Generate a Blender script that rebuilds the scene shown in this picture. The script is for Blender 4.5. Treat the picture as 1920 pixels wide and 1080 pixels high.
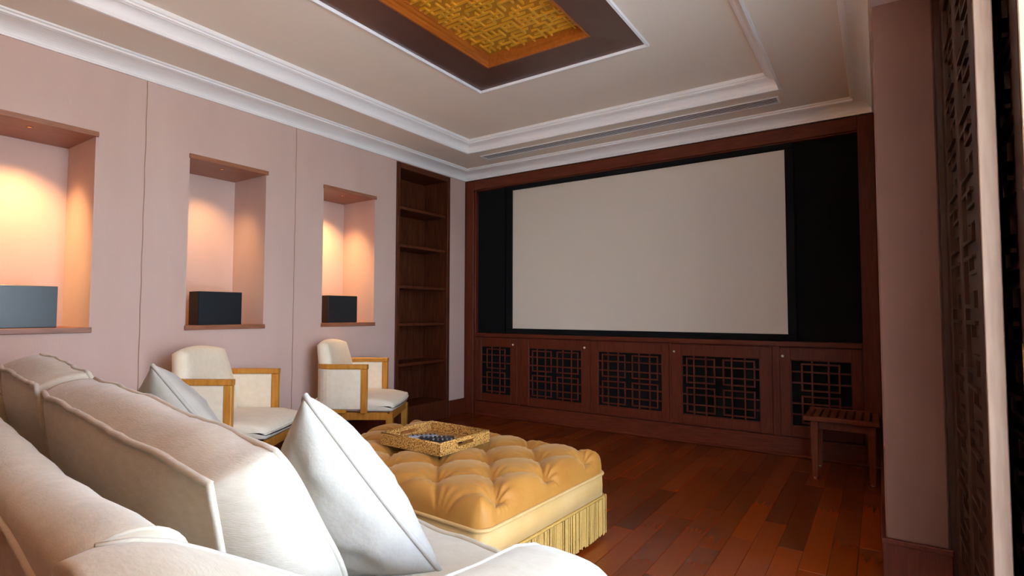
import bpy, bmesh, math, random
from mathutils import Vector, Matrix, noise
R = math.radians
random.seed(7)
for o in list(bpy.data.objects): bpy.data.objects.remove(o)
sc = bpy.context.scene
col = sc.collection

# ---------------------------------------------------------------- camera
cam = bpy.data.cameras.new('camera'); camo = bpy.data.objects.new('camera', cam); col.objects.link(camo)
yaw, pitch, roll = R(34.1), R(2.6), R(.1)
F = Vector((-math.sin(yaw)*math.cos(pitch), math.cos(yaw)*math.cos(pitch), math.sin(pitch)))
r0 = Vector((math.cos(yaw), math.sin(yaw), 0)); u0 = r0.cross(F)
Rx = r0*math.cos(roll)+u0*math.sin(roll); Ux = u0*math.cos(roll)-r0*math.sin(roll)
m = Matrix((Rx, Ux, -F)).transposed().to_4x4(); m.translation = (3.751, -4.622, 1.08)
camo.matrix_world = m
cam.sensor_width = 36; cam.lens = 1018/1920*36; cam.clip_start = .02
sc.camera = camo

# ---------------------------------------------------------------- light
EXPOSURE = 0.98
SKY = 11.5
LAMP = 1.0
SUN = 60
w = bpy.data.worlds.new('sky'); sc.world = w; w.use_nodes = True
nt = w.node_tree; nt.nodes.clear()
wo = nt.nodes.new('ShaderNodeOutputWorld'); bg = nt.nodes.new('ShaderNodeBackground')
tc = nt.nodes.new('ShaderNodeTexCoord'); sp = nt.nodes.new('ShaderNodeSeparateXYZ'); rp = nt.nodes.new('ShaderNodeValToRGB')
mr = nt.nodes.new('ShaderNodeMapRange'); mr.inputs[1].default_value = -1; mr.inputs[2].default_value = 1
nt.links.new(tc.outputs['Generated'], sp.inputs[0]); nt.links.new(sp.outputs[2], mr.inputs[0]); nt.links.new(mr.outputs[0], rp.inputs[0])
e = rp.color_ramp.elements
e[0].position = .0; e[0].color = (.30, .30, .27, 1)
e[1].position = 1; e[1].color = (.20, .32, .55, 1)
a = e.new(.49); a.color = (.34, .36, .34, 1)
a = e.new(.51); a.color = (.80, .91, 1, 1)
a = e.new(.62); a.color = (.56, .73, 1, 1)
a = e.new(.80); a.color = (.30, .44, .70, 1)
nt.links.new(rp.outputs[0], bg.inputs[0]); bg.inputs[1].default_value = SKY; nt.links.new(bg.outputs[0], wo.inputs[0])
sc.view_settings.view_transform = 'Standard'; sc.view_settings.look = 'None'
sc.view_settings.gamma = 1; sc.view_settings.use_curve_mapping = False; sc.view_settings.exposure = EXPOSURE
sc.cycles.use_denoising = True
sc.cycles.max_bounces = 10; sc.cycles.diffuse_bounces = 6; sc.cycles.glossy_bounces = 4
sc.cycles.sample_clamp_indirect = 4
su = bpy.data.lights.new('sun', 'SUN'); su.energy = SUN; su.angle = R(2); su.color = (.72, .88, 1)
suo = bpy.data.objects.new('sun', su); col.objects.link(suo)
suo.rotation_euler = Vector((-.48, .06, -.875)).to_track_quat('-Z', 'Y').to_euler()
# daylight portal in the open side of the room (guides the sampling of the sky)
pl = bpy.data.lights.new('daylight_portal', 'AREA'); pl.shape = 'RECTANGLE'; pl.size = 2.38; pl.size_y = 1.29; pl.cycles.is_portal = True
po = bpy.data.objects.new('daylight_portal', pl); col.objects.link(po)
po.matrix_world = Matrix.Translation((4.0, -3.48, 1.185)) @ Matrix.Rotation(R(90), 4, 'Y')

# ---------------------------------------------------------------- materials
def lin(h):
    h = h.lstrip('#'); v = [int(h[i:i+2], 16)/255 for i in (0, 2, 4)]
    return tuple((c/12.92 if c <= .04045 else ((c+.055)/1.055)**2.4) for c in v)+(1,)
MATS = {}
def mat(name, c, rough=.5, spec=.5, c2=None, nscale=8, stretch=(1, 1, 1), bump=0, bscale=60, bstretch=(1, 1, 1), rand=0, coat=0, sheen=0, metal=0, emit=0, lo=.35, hi=.65, sheen_c=None):
    M = bpy.data.materials.new(name); M.use_nodes = True; t = M.node_tree; N = t.nodes; L = t.links
    b = N['Principled BSDF']
    b.inputs['Base Color'].default_value = lin(c); b.inputs['Roughness'].default_value = rough
    b.inputs['Specular IOR Level'].default_value = spec; b.inputs['Metallic'].default_value = metal
    if coat: b.inputs['Coat Weight'].default_value = coat; b.inputs['Coat Roughness'].default_value = .12
    if sheen:
        b.inputs['Sheen Weight'].default_value = sheen; b.inputs['Sheen Roughness'].default_value = .4
        if sheen_c: b.inputs['Sheen Tint'].default_value = lin(sheen_c)
    if emit: b.inputs['Emission Color'].default_value = lin(c); b.inputs['Emission Strength'].default_value = emit
    co = N.new('ShaderNodeTexCoord'); out = None
    if c2:
        mp = N.new('ShaderNodeMapping'); mp.inputs['Scale'].default_value = stretch; L.new(co.outputs['Object'], mp.inputs[0])
        oi = N.new('ShaderNodeObjectInfo')
        nz = N.new('ShaderNodeTexNoise'); nz.noise_dimensions = '4D'; nz.inputs['Scale'].default_value = nscale; nz.inputs['Detail'].default_value = 5
        mu = N.new('ShaderNodeMath'); mu.operation = 'MULTIPLY'; mu.inputs[1].default_value = 50 if rand else 0
        L.new(oi.outputs['Random'], mu.inputs[0]); L.new(mu.outputs[0], nz.inputs['W']); L.new(mp.outputs[0], nz.inputs['Vector'])
        cr = N.new('ShaderNodeValToRGB'); cr.color_ramp.elements[0].color = lin(c); cr.color_ramp.elements[1].color = lin(c2)
        cr.color_ramp.elements[0].position = lo; cr.color_ramp.elements[1].position = hi
        L.new(nz.outputs[0], cr.inputs[0]); out = cr.outputs[0]
        if rand:
            hs = N.new('ShaderNodeHueSaturation'); mm = N.new('ShaderNodeMapRange'); mm.inputs[3].default_value = 1-rand; mm.inputs[4].default_value = 1+rand
            L.new(oi.outputs['Random'], mm.inputs[0]); L.new(mm.outputs[0], hs.inputs['Value']); L.new(out, hs.inputs['Color']); out = hs.outputs[0]
        L.new(out, b.inputs['Base Color'])
    if bump:
        mp = N.new('ShaderNodeMapping'); mp.inputs['Scale'].default_value = bstretch; L.new(co.outputs['Object'], mp.inputs[0])
        nz = N.new('ShaderNodeTexNoise'); nz.inputs['Scale'].default_value = bscale; nz.inputs['Detail'].default_value = 3; L.new(mp.outputs[0], nz.inputs['Vector'])
        bp = N.new('ShaderNodeBump'); bp.inputs['Strength'].default_value = bump; bp.inputs['Distance'].default_value = .01
        L.new(nz.outputs[0], bp.inputs['Height']); L.new(bp.outputs[0], b.inputs['Normal'])
    MATS[name] = M; return M
mat('wall_fabric', 'bd9f93', .75, .3, 'c4a79b', 3, (1, 1, .25), bump=.15, bscale=300, bstretch=(1, 1, .06), sheen=.3)
mat('dark_wall_fabric', '6d4a3c', .75, .3, '755246', 3, (1, 1, .25), bump=.15, bscale=300, bstretch=(1, 1, .06), sheen=.2)  # wall fabric copied darker and browner; the pillar's shade is in the colour
mat('seam', '9b7a63', .8)
mat('plaster', 'fbfaf6', .35, .5)
mat('ceiling_paint', 'f1e3d0', .75, .3)
mat('dark_wood', '4e1d0f', .45, .2, '5c2715', 14, (6, 6, .5), bump=.05, bscale=60, bstretch=(6, 6, .3))
mat('dark_wood_h', '4e1d0f', .45, .2, '622a16', 14, (.5, 6, 6), bump=.05, bscale=60, bstretch=(.3, 6, 6))
mat('bookcase_wood', '3a1709', .5, .15, '552a17', 10, (6, 6, .5))
mat('niche_wood', '7a4a33', .4, .4, '8c5840', 12, (6, .6, 6))
mat('plank_wood', '682706', .24, .4, '6e2b07', 6, (10, .5, 1), rand=.42, lo=.2, hi=.8)
mat('sub_floor', '2a1206', .6)
mat('frame_mauve', '45281f', .35, .45, '4d2e24', 8, (1, 1, 1))
mat('mould_wood', '7a3a0c', .3, .5, '8e4914', 14, (4, .5, 4))
mat('gold', 'd29a2c', .34, .5, 'dda83a', 10, metal=.55)
mat('gold_back', 'a86f18', .5, .4, metal=.4)
mat('black_cloth', '151515', 1, .05)
mat('black_border', '0a0a0c', .8, .15)
mat('screen_white', 'dacdbc', .8, .2)
mat('black_box', '12161c', .36, .5)
mat('fill_bulb', 'ffb45a', .5, emit=10)
mat('lens', 'ffb060', .5, emit=.5)
mat('oak', 'a8691f', .4, .45, 'bd8233', 12, (5, 5, .6), bump=.03)
mat('chair_fabric', 'e3d3b8', .85, .3, 'e9dbc3', 30, (1, 1, 1), bump=.12, bscale=400, sheen=.15)
mat('sofa_fabric', 'b8ac96', .85, .2, 'c1b6a1', 22, (1, 1, 3), bump=.12, bscale=120, bstretch=(.6, 1, 4), sheen=.2)
mat('cushion_fabric', 'b5a996', .85, .2, 'beb3a1', 22, (1, 1, 3), bump=.16, bscale=110, bstretch=(.6, 1, 4), sheen=.2)
mat('pillow_fabric', '9f968a', .85, .2, 'a59d91', 20, bump=.12, bscale=90, sheen=.2)
mat('velvet', '8f5a1c', .62, .3, 'a06c2c', 5, (1, 1, 1), bump=.1, bscale=60, sheen=.4, sheen_c='ffd9a0')
mat('velvet_side', 'ad854c', .62, .35, 'b99460', 6, (1, 1, 1), sheen=.3, sheen_c='ffe0b0')
mat('fringe_cord', '9c7434', .7, .3, 'a98342', 80)
mat('brass', 'd0a050', .25, .5, metal=1)
mat('silver_knob', 'f4e6cc', .3, .5, metal=.5)
mat('stool_wood', '55230f', .45, .2, '672f16', 14, (5, 5, .6))
mat('door_wood', '331b10', .5, .3, '3d2316', 12, (6, 6, .5))
mat('edge_wood', '836451', .5, .3, '90725f', 14, (6, 6, .5))
mat('slot_black', '101010', .8)
mat('remote_black', '1b1c20', .4, .5)
mat('remote_grey', '8d8d92', .4, .5)
mat('button_grey', '7d7d82', .5)
mat('terrace_stone', 'b0b2b0', .8, .3, 'bcbebc', 4)
# rattan : woven relief
M = mat('rattan', 'a8712a', .5, .4)
t = M.node_tree; co = t.nodes.new('ShaderNodeTexCoord'); mp = t.nodes.new('ShaderNodeMapping'); mp.inputs['Scale'].default_value = (1, 1, 1)
v = t.nodes.new('ShaderNodeTexVoronoi'); v.inputs['Scale'].default_value = 170; cr = t.nodes.new('ShaderNodeValToRGB')
cr.color_ramp.elements[0].color = lin('e0ab5a'); cr.color_ramp.elements[0].position = .1; cr.color_ramp.elements[1].color = lin('6b3d12'); cr.color_ramp.elements[1].position = .75
t.links.new(co.outputs['Object'], v.inputs['Vector']); t.links.new(v.outputs[0], cr.inputs[0]); t.links.new(cr.outputs[0], t.nodes['Principled BSDF'].inputs['Base Color'])
bp = t.nodes.new('ShaderNodeBump'); bp.invert = True; bp.inputs['Strength'].default_value = .6; bp.inputs['Distance'].default_value = .004
t.links.new(v.outputs[0], bp.inputs['Height']); t.links.new(bp.outputs[0], t.nodes['Principled BSDF'].inputs['Normal'])

# ---------------------------------------------------------------- mesh helpers
class MB:
    def __init__(s): s.v = []; s.f = []
    def box(s, x0, x1, y0, y1, z0, z1, b=0):
        n = len(s.v); 
        if x0 > x1: x0, x1 = x1, x0
        if y0 > y1: y0, y1 = y1, y0
        if z0 > z1: z0, z1 = z1, z0
        if b <= 0:
            s.v += [(x, y, z) for z in (z0, z1) for y in (y0, y1) for x in (x0, x1)]
            s.f += [tuple(n+i for i in q) for q in ((0, 2, 3, 1), (4, 5, 7, 6), (0, 1, 5, 4), (2, 6, 7, 3), (0, 4, 6, 2), (1, 3, 7, 5))]
            return s
        b = min(b, (x1-x0)*.45, (y1-y0)*.45, (z1-z0)*.45)
        P = {}
        for sx in (0, 1):
            for sy in (0, 1):
                for sz in (0, 1):
                    X = (x0, x1)[sx]; Y = (y0, y1)[sy]; Z = (z0, z1)[sz]
                    dx = (b, -b)[sx]; dy = (b, -b)[sy]; dz = (b, -b)[sz]
                    for k, p in enumerate(((X, Y+dy, Z+dz), (X+dx, Y, Z+dz), (X+dx, Y+dy, Z))):
                        P[(sx, sy, sz, k)] = len(s.v); s.v.append(p)
        g = lambda *q: P[q]
        fs = []
        for a_ in (0, 1):
            fs.append([g(a_, 0, 0, 0), g(a_, 1, 0, 0), g(a_, 1, 1, 0), g(a_, 0, 1, 0)])
            fs.append([g(0, a_, 0, 1), g(1, a_, 0, 1), g(1, a_, 1, 1), g(0, a_, 1, 1)])
            fs.append([g(0, 0, a_, 2), g(1, 0, a_, 2), g(1, 1, a_, 2), g(0, 1, a_, 2)])
            for c_ in (0, 1):
                fs.append([g(a_, c_, 0, 0), g(a_, c_, 1, 0), g(a_, c_, 1, 1), g(a_, c_, 0, 1)])
                fs.append([g(a_, 0, c_, 0), g(a_, 1, c_, 0), g(a_, 1, c_, 2), g(a_, 0, c_, 2)])
                fs.append([g(0, a_, c_, 1), g(1, a_, c_, 1), g(1, a_, c_, 2), g(0, a_, c_, 2)])
                for d_ in (0, 1): fs.append([g(a_, c_, d_, 0), g(a_, c_, d_, 1), g(a_, c_, d_, 2)])
        s.f += [tuple(q) for q in fs]
        return s
    def loft(s, secs, closed=True, caps=True):
        n = len(s.v); k = len(secs[0])
        for q in secs: s.v += [tuple(p) for p in q]
        for i in range(len(secs)-1):
            for j in range(k if closed else k-1):
                a = n+i*k+j; b = n+i*k+(j+1) % k
                s.f.append((a, b, b+k, a+k))
        if caps and closed:
            s.f.append(tuple(range(n+k-1, n-1, -1))); e_ = n+(len(secs)-1)*k; s.f.append(tuple(range(e_, e_+k)))
        return s
    def ring(s, secs):   # closed loop of sections
        n = len(s.v); k = len(secs[0]); m_ = len(secs)
        for q in secs: s.v += [tuple(p) for p in q]
        for i in range(m_):
            for j in range(k):
                a = n+i*k+j; b = n+i*k+(j+1) % k; c = n+((i+1) % m_)*k+(j+1) % k; d = n+((i+1) % m_)*k+j
                s.f.append((a, b, c, d))
        return s
    def tube(s, pts, r, seg=8, closed=False):
        pts = [Vector(p) for p in pts]; secs = []; n = len(pts); up = None
        for i, p in enumerate(pts):
            if closed: d = pts[(i+1) % n]-pts[i-1]
            else: d = pts[min(i+1, n-1)]-pts[max(i-1, 0)]
            d.normalize()
            if up is None: up = d.orthogonal().normalized()
            else: up = (up-d*up.dot(d)).normalized()
            q = d.cross(up)
            rr = r[i] if isinstance(r, (list, tuple)) else r
            secs.append([p+(up*math.cos(6.28318*j/seg)+q*math.sin(6.28318*j/seg))*rr for j in range(seg)])
        return s.ring(secs) if closed else s.loft(secs)
    def build(s, name, material, parent=None, smooth=False, off=(0, 0, 0)):
        me = bpy.data.meshes.new(name)
        me.from_pydata([(p[0]-off[0], p[1]-off[1], p[2]-off[2]) for p in s.v], [], s.f)
        bm = bmesh.new(); bm.from_mesh(me); bmesh.ops.recalc_face_normals(bm, faces=bm.faces); bm.to_mesh(me); bm.free()
        me.materials.append(MATS[material] if isinstance(material, str) else material)
        if smooth: me.polygons.foreach_set('use_smooth', [True]*len(me.polygons))
        o = bpy.data.objects.new(name, me); col.objects.link(o)
        if parent is not None: o.parent = parent
        return o
def tag(o, label=None, cat=None, group=None, kind=None):
    if label: o['label'] = label
    if cat: o['category'] = cat
    if group: o['group'] = group
    if kind: o['kind'] = kind
    return o
def empty(name, loc=(0, 0, 0), rz=0, **k):
    o = bpy.data.objects.new(name, None); col.objects.link(o); o.location = loc; o.rotation_euler = (0, 0, rz); o.empty_display_size = .1
    return tag(o, **k)
def bx(name, m_, parent, x0, x1, y0, y1, z0, z1, b=.003, off=None):
    """one box in world coordinates as a part of an unrotated parent"""
    c = ((x0+x1)/2, (y0+y1)/2, (z0+z1)/2)
    o = MB().box(x0, x1, y0, y1, z0, z1, b).build(name, m_, parent, off=c)
    pl_ = parent.location if (parent is not None and off is None) else Vector(off or (0, 0, 0))
    o.location = Vector(c)-pl_
    return o
def copy_tree(o, parent=None):
    c = o.copy(); col.objects.link(c); c.parent = parent
    for ch in list(o.children): copy_tree(ch, c)
    return c

XW, YB, ZC = 3.75, -5.6, 2.617       # room: left wall x=0, screen wall y=0, soffit height
ZT = 2.722                           # raised tray ceiling

# ---------------------------------------------------------------- floor
fl = MB().box(-.8, 3.95, YB-.1, .46, -.06, -.014).build('floor', 'sub_floor'); tag(fl, 'dark red brown hardwood floor of narrow glossy boards', kind='structure')
pw = XW/36; meshes = {}
for i in range(37):
    y = .0 - random.uniform(.1, .8); edges = [.0]
    while y > YB: edges.append(round(y, 1)); y -= random.choice((.7, .9, 1.1, 1.3))
    edges.append(YB)
    for a, b in zip(edges[:-1], edges[1:]):
        ln = round(a-b, 2)
        if ln < .05: continue
        if ln not in meshes:
            o = MB().box(-pw/2+.0006, pw/2-.0006, -ln/2+.0006, ln/2-.0006, -.014, 0, .0012).build('plank', 'plank_wood', fl); meshes[ln] = o.data
        else:
            o = bpy.data.objects.new('plank', meshes[ln]); col.objects.link(o); o.parent = fl
        o.location = (pw*(i+.5), (a+b)/2, 0)
terr = MB().box(3.95, 16, -14, 6, -.2, -.03).build('terrace_floor', 'terrace_stone'); tag(terr, 'pale stone terrace outside the open doors', kind='structure')

vr = MB().box(3.96, 5.9, -6.8, -.6, 2.7, 2.8).build('added_veranda_roof', 'plaster'); tag(vr, 'added pale veranda ceiling outside the sliding doors, unseen', kind='structure')  # roof added out of view so that daylight enters low
vw = MB().box(3.96, 5.9, -6.8, -6.7, -.03, 2.7).box(3.96, 5.9, -.7, -.6, -.03, 2.7).build('added_veranda_wall', 'plaster'); tag(vw, 'added veranda end walls outside the sliding doors, unseen', kind='structure')  # end walls added out of view, keeping side skylight out

# ---------------------------------------------------------------- left wall with fabric panels, niches
NZ0, NZ1, ND = .98, 2.115, .43
NICHES = [(-3.94, -3.40), (-2.88, -2.34), (-1.836, -1.29)]
SEAMS = [YB, -5.239, -4.19, -3.143, -2.095, -1.03]
wl = empty('wall_left', (0, 0, 0)); tag(wl, kind='structure')
def panel(y0, y1, z0, z1, hole=None):
    mb = MB(); g = .0015
    y0 += g; y1 -= g
    if not hole: mb.box(-.08, 0, y0, y1, z0, z1, .004)
    else:
        h0, h1, k0, k1 = hole
        ys = [y0, h0, h1, y1]; zs = [z0, k0, k1, z1]; idx = {}
        def pt(x, i, j):
            if (x, i, j) not in idx: idx[(x, i, j)] = len(mb.v); mb.v.append((x, ys[i], zs[j]))
            return idx[(x, i, j)]
        for i in range(3):
            for j in range(3):
                if (i, j) == (1, 1): continue
                for x in (0, -.08): mb.f.append((pt(x, i, j), pt(x, i+1, j), pt(x, i+1, j+1), pt(x, i, j+1)))
        for i in range(3):
            for j in (0, 3): mb.f.append((pt(0, i, j), pt(0, i+1, j), pt(-.08, i+1, j), pt(-.08, i, j)))
            for k in (0, 3): mb.f.append((pt(0, k, i), pt(0, k, i+1), pt(-.08, k, i+1), pt(-.08, k, i)))
        for q in (((1, 1), (2, 1)), ((2, 1), (2, 2)), ((2, 2), (1, 2)), ((1, 2), (1, 1))):
            mb.f.append((pt(0, *q[0]), pt(0, *q[1]), pt(-.08, *q[1]), pt(-.08, *q[0])))
    return mb.build('fabric_panel', 'wall_fabric', wl)
for y0, y1 in zip(SEAMS[:-1], SEAMS[1:]):
    hole = None
    for n in NICHES:
        if y0 < n[0] < y1: hole = (n[0], n[1], NZ0, NZ1)
    panel(y0, y1, 0, 2.7, hole)
panel(-.268, 0, 0, 2.7); panel(-1.03, -.268, 2.49, 2.7)
for y in SEAMS[2:5]:
    pts = [(.0012, y+.0015*math.sin(k*1.7+y), .165+k*(2.52-.165)/30) for k in range(31)]
    MB().tube(pts, .0028, 5).build('seam_cord', 'seam', wl, True)
for n in NICHES:
    y0, y1 = n
    nb = MB().box(-ND-.03, -ND, y0-.03, y1+.03, NZ0-.02, NZ1+.02).build('niche_back', 'wall_fabric', wl)
    MB().box(-ND, -.0801, y1, y1+.03, NZ0-.02, NZ1+.02).build('niche_side', 'wall_fabric', wl)
    MB().box(-ND, -.0801, y0-.03, y0, NZ0-.02, NZ1+.02).build('niche_side', 'wall_fabric', wl)
    MB().box(-ND, -.0002, y0+.0005, y1-.0005, NZ1-.016, NZ1-.0005, 0).box(.0003, .014, y0-.006, y1+.012, NZ1-.018, NZ1+.012, .002).build('niche_lintel', 'niche_wood', wl)
    MB().box(-ND, -.0002, y0+.0005, y1-.0005, NZ0+.0005, NZ0+.012, 0).box(.0003, .016, y0-.008, y1+.008, NZ0-.018, NZ0+.0125, .002).build('niche_sill', 'niche_wood', wl)
MB().box(-.75, -.65, YB-.1, .46, -.06, 2.95).build('outer_skin', 'dark_wall_fabric', wl)
bl = MB().box(-.0, .02, YB, -1.03, 0, .16, .003).box(0, .024, YB, -1.03, .15, .165, .002).box(0, .02, -.268, -.0, 0, .16, .003).build('baseboard_left', 'dark_wood'); tag(bl, kind='structure')

# ---------------------------------------------------------------- other walls
wf = MB().box(-.75, XW+.3, .34, .46, -.06, 2.96).build('wall_front', 'dark_wood'); tag(wf, kind='structure')
wb = MB().box(-.75, XW+.2, YB-.1, YB, -.06, 2.96).build('wall_back', 'dark_wood'); tag(wb, kind='structure')
wr = empty('wall_right', (XW, 0, 0)); tag(wr, kind='structure')
MB().box(0, .205, -1.9, .34, .165, 2.7, .006).build('fabric_panel', 'dark_wall_fabric', wr)
MB().box(.13, .2, YB, -4.12, 0, 2.7).build('end_panel', 'dark_wall_fabric', wr)
MB().box(-.002, .19, -4.8, -1.9, 2.38, 2.7).build('header', 'wall_fabric', wr)
br = MB().box(XW-.012, XW+.212, -1.915, 0, 0, .16, .004).box(XW-.016, XW+.214, -1.92, 0, .15, .17, .003).build('baseboard_right', 'dark_wood'); tag(br, kind='structure')

# ---------------------------------------------------------------- ceiling
TX0, TX1, TY0, TY1 = .487, 3.22, -6.42*.72+.0, -.565
TY0 = -5.0
ce = MB()
ce.box(-.5, TX0, YB-.1, .4, ZC, ZC+.06); ce.box(TX1, 4.1, YB-.1, .4, ZC, ZC+.06)
ce.box(TX0, TX1, TY1, .4, ZC, ZC+.06); ce.box(TX0, TX1, YB-.1, TY0, ZC, ZC+.06)
PX0, PX1, PY0, PY1 = 1.335, 2.605, -3.85, -1.47       # dark framed panel in the tray
ce.box(TX0-.02, PX0, TY0-.02, TY1+.02, ZT, ZT+.06); ce.box(PX1, TX1+.02, TY0-.02, TY1+.02, ZT, ZT+.06)
ce.box(PX0, PX1, PY1, TY1+.02, ZT, ZT+.06); ce.box(PX0, PX1, TY0-.02, PY0, ZT, ZT+.06)
ce.box(-.8, 4.1, YB-.1, .46, 2.95, 3.0)
ceo = ce.build('ceiling', 'ceiling_paint'); tag(ceo, kind='structure')
def crown(name, x0, x1, y0, y1, prof, matn='plaster'):
    """profile (inset from the wall, z) swept round a rectangle with mitred corners"""
    secs = []
    for sx, sy in ((0, 0), (1, 0), (1, 1), (0, 1)):
        secs.append([((x1-d if sx else x0+d), (y1-d if sy else y0+d), z) for d, z in prof])
    return MB().ring(secs).build(name, matn)
zb = 2.520
prof = [(0, zb), (.012, zb), (.014, zb+.007), (.006, zb+.009), (.008, zb+.012)]
for k in range(9):
    q = k/8; prof.append((.010+.098*(1-math.cos(q*1.5708)), zb+.013+.058*math.sin(q*1.5708)))
prof += [(.110, zb+.073), (.124, zb+.073), (.125, zb+.080), (.119, zb+.082), (.119, zb+.086), (.136, zb+.087), (.139, zb+.093), (.139, ZC-.0005), (0, ZC-.0005)]
tr = crown('trim_1', 0, XW, YB, 0, prof); tag(tr, 'cream crown moulding where the walls meet the lower ceiling', kind='structure')
h = ZT-ZC
prof = [(-.010, ZC-.006), (.006, ZC-.006), (.010, ZC+.0), (.004, ZC+.003), (.006, ZC+.006)]
for k in range(9):
    q = k/8; prof.append((.008+.050*(1-math.cos(q*1.5708)), ZC+.008+.056*math.sin(q*1.5708)))
prof += [(.060, ZC+.067), (.070, ZC+.068), (.071, ZC+.074), (.066, ZC+.076), (.066, ZC+.080), (.080, ZC+.081), (.083, ZC+.088), (.083, ZT-.0005), (-.010, ZT-.0005)]
tr = crown('trim_2', TX0, TX1, TY0, TY1, prof); tag(tr, 'cream cove moulding round the raised tray ceiling', kind='structure')
tr = crown('trim_3', PX0-.018, PX1+.018, PY0-.018, PY1+.018, [(0, ZT), (.004, ZT-.012), (.016, ZT-.014), (.022, ZT-.006), (.022, ZT+.01), (0, ZT+.01)]); tag(tr, 'thin cream bead edging the dark ceiling panel', kind='structure')

# ---------------------------------------------------------------- ceiling panel with gold fretwork
cp = empty('ceiling_panel', ((PX0+PX1)/2, (PY0+PY1)/2, ZT)); tag(cp, 'dark framed ceiling panel with gold carved fretwork in the raised tray', 'ceiling panel')
FW = .25; ZI = ZT+.016; ZG = ZT+.08
IX0, IX1, IY0, IY1 = PX0+FW, PX1-FW, PY0+FW, PY1-FW
lo = cp.location
def quadbar(name, A, B, C_, D, th, mt):
    mb = MB(); mb.v = [tuple(Vector(p)-lo) for p in (A, B, C_, D)]+[tuple(Vector(p)-lo+Vector((0, 0, th))) for p in (A, B, C_, D)]
    mb.f = [(0, 1, 2, 3), (4, 5, 6, 7), (0, 1, 5, 4), (1, 2, 6, 5), (2, 3, 7, 6), (3, 0, 4, 7)]
    return mb.build(name, mt, cp)
e_ = .001
oc = [(PX0, PY0), (PX1, PY0), (PX1, PY1), (PX0, PY1)]; ic = [(IX0, IY0), (IX1, IY0), (IX1, IY1), (IX0, IY1)]
for k in range(4):
    k2 = (k+1) % 4
    quadbar('frame_board', (*oc[k], ZT+.002), (*oc[k2], ZT+.002), (*ic[k2], ZI), (*ic[k], ZI), .03, 'frame_mauve')
steps = [(0, ZI+.004), (.0, ZI-.004), (.012, ZI-.004), (.014, ZI+.008), (.022, ZI+.012), (.024, ZI+.026), (.034, ZI+.03), (.036, ZI+.048), (.044, ZI+.05), (.044, ZG), (0, ZG)]
secs = []
for sx, sy in ((0, 0), (1, 0), (1, 1), (0, 1)):
    secs.append([((IX1-d if sx else IX0+d)-lo[0], (IY1-d if sy else IY0+d)-lo[1], z-lo[2]) for d, z in steps])
MB().ring(secs).build('moulding', 'mould_wood', cp)
GX0, GX1, GY0, GY1 = IX0+.04, IX1-.04, IY0+.04, IY1-.04
MB().box(GX0, GX1, GY0, GY1, ZG, ZG+.02).build('gold_backing', 'gold_back', cp, off=lo)
# irregular interlocking fret: raised strips on a grid
unit = MB().box(-.5, .5, -.5, .5, -.5, .5).build('fret_strip', 'gold', cp); umesh = unit.data
um = MB().box(-.5, .5, -.5, .5, -.5, .5, .12); me = bpy.data.meshes.new('fret_strip'); 
first = True
def fret(x0, x1, y0, y1):
    global first
    if first: o = unit; first = False
    else: o = bpy.data.objects.new('fret_strip', umesh); col.objects.link(o); o.parent = cp
    o.location = ((x0+x1)/2-lo[0], (y0+y1)/2-lo[1], ZG-.006-lo[2]); o.scale = (abs(x1-x0), abs(y1-y0), .013)
gs = .0395; bw = .0095
nx = int(round((GX1-GX0)/gs)); ny = int(round((GY1-GY0)/gs)); sx_ = (GX1-GX0)/nx; sy_ = (GY1-GY0)/ny
rg = random.Random(11); segs = []
for j in range(1, ny):                       # runs along each grid line with gaps, so that strips meet as Ls and Ts
    i = rg.choice((0, 0, 1))
    while i < nx:
        e2 = min(nx, i+rg.choice((1, 2, 3, 3, 4)))
        if rg.random() < .82: segs.append((j, GX0+i*sx_, GX0+e2*sx_, GY1-j*sy_-bw/2, GY1-j*sy_+bw/2))
        i = e2+rg.choice((0, 1, 1))
for i in range(1, nx):
    j = rg.choice((0, 1, 2))
    while j < ny:
        e2 = min(ny, j+rg.choice((1, 2, 2, 3, 4)))
        if rg.random() < .85: segs.append((j, GX0+i*sx_-bw/2, GX0+i*sx_+bw/2, GY1-j*sy_, GY1-e2*sy_))
        j = e2+rg.choice((1, 1, 2))
segs.sort(key=lambda q: q[0])
rest = MB()
for k, q in enumerate(segs):
    if k < 296: fret(*q[1:])
    else: rest.box(q[1], q[2], min(q[3], q[4]), max(q[3], q[4]), ZG-.0125, ZG+.0005)
if rest.v:
    o = rest.build('fretwork', 'gold', cp, off=lo); o['kind'] = 'stuff'

# ---------------------------------------------------------------- linear air slot in the soffit
av = empty('air_vent', (1.85, -.37, ZC)); tag(av, 'long white slotted air vent in the lower ceiling above the screen wall', 'air vent')
VX0, VX1, VY0, VY1 = .55, 3.18, -.425, -.315
bx('backing', 'slot_black', av, VX0+.005, VX1-.005, VY0+.005, VY1-.005, ZC-.004, ZC-.0005, 0)
for q in ((VX0-.012, VX1+.012, VY0-.014, VY0+.004), (VX0-.012, VX1+.012, VY1-.004, VY1+.014), (VX0-.012, VX0+.004, VY0, VY1), (VX1-.004, VX1+.012, VY0, VY1)):
    bx('vent_frame', 'plaster', av, *q, ZC-.008, ZC-.0005, .002)
for k in range(3):
    yy = VY0+.0275+k*.0275
    bx('slat', 'plaster', av, VX0, VX1, yy-.0045, yy+.0045, ZC-.0068, ZC-.0048, .0005)

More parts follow.
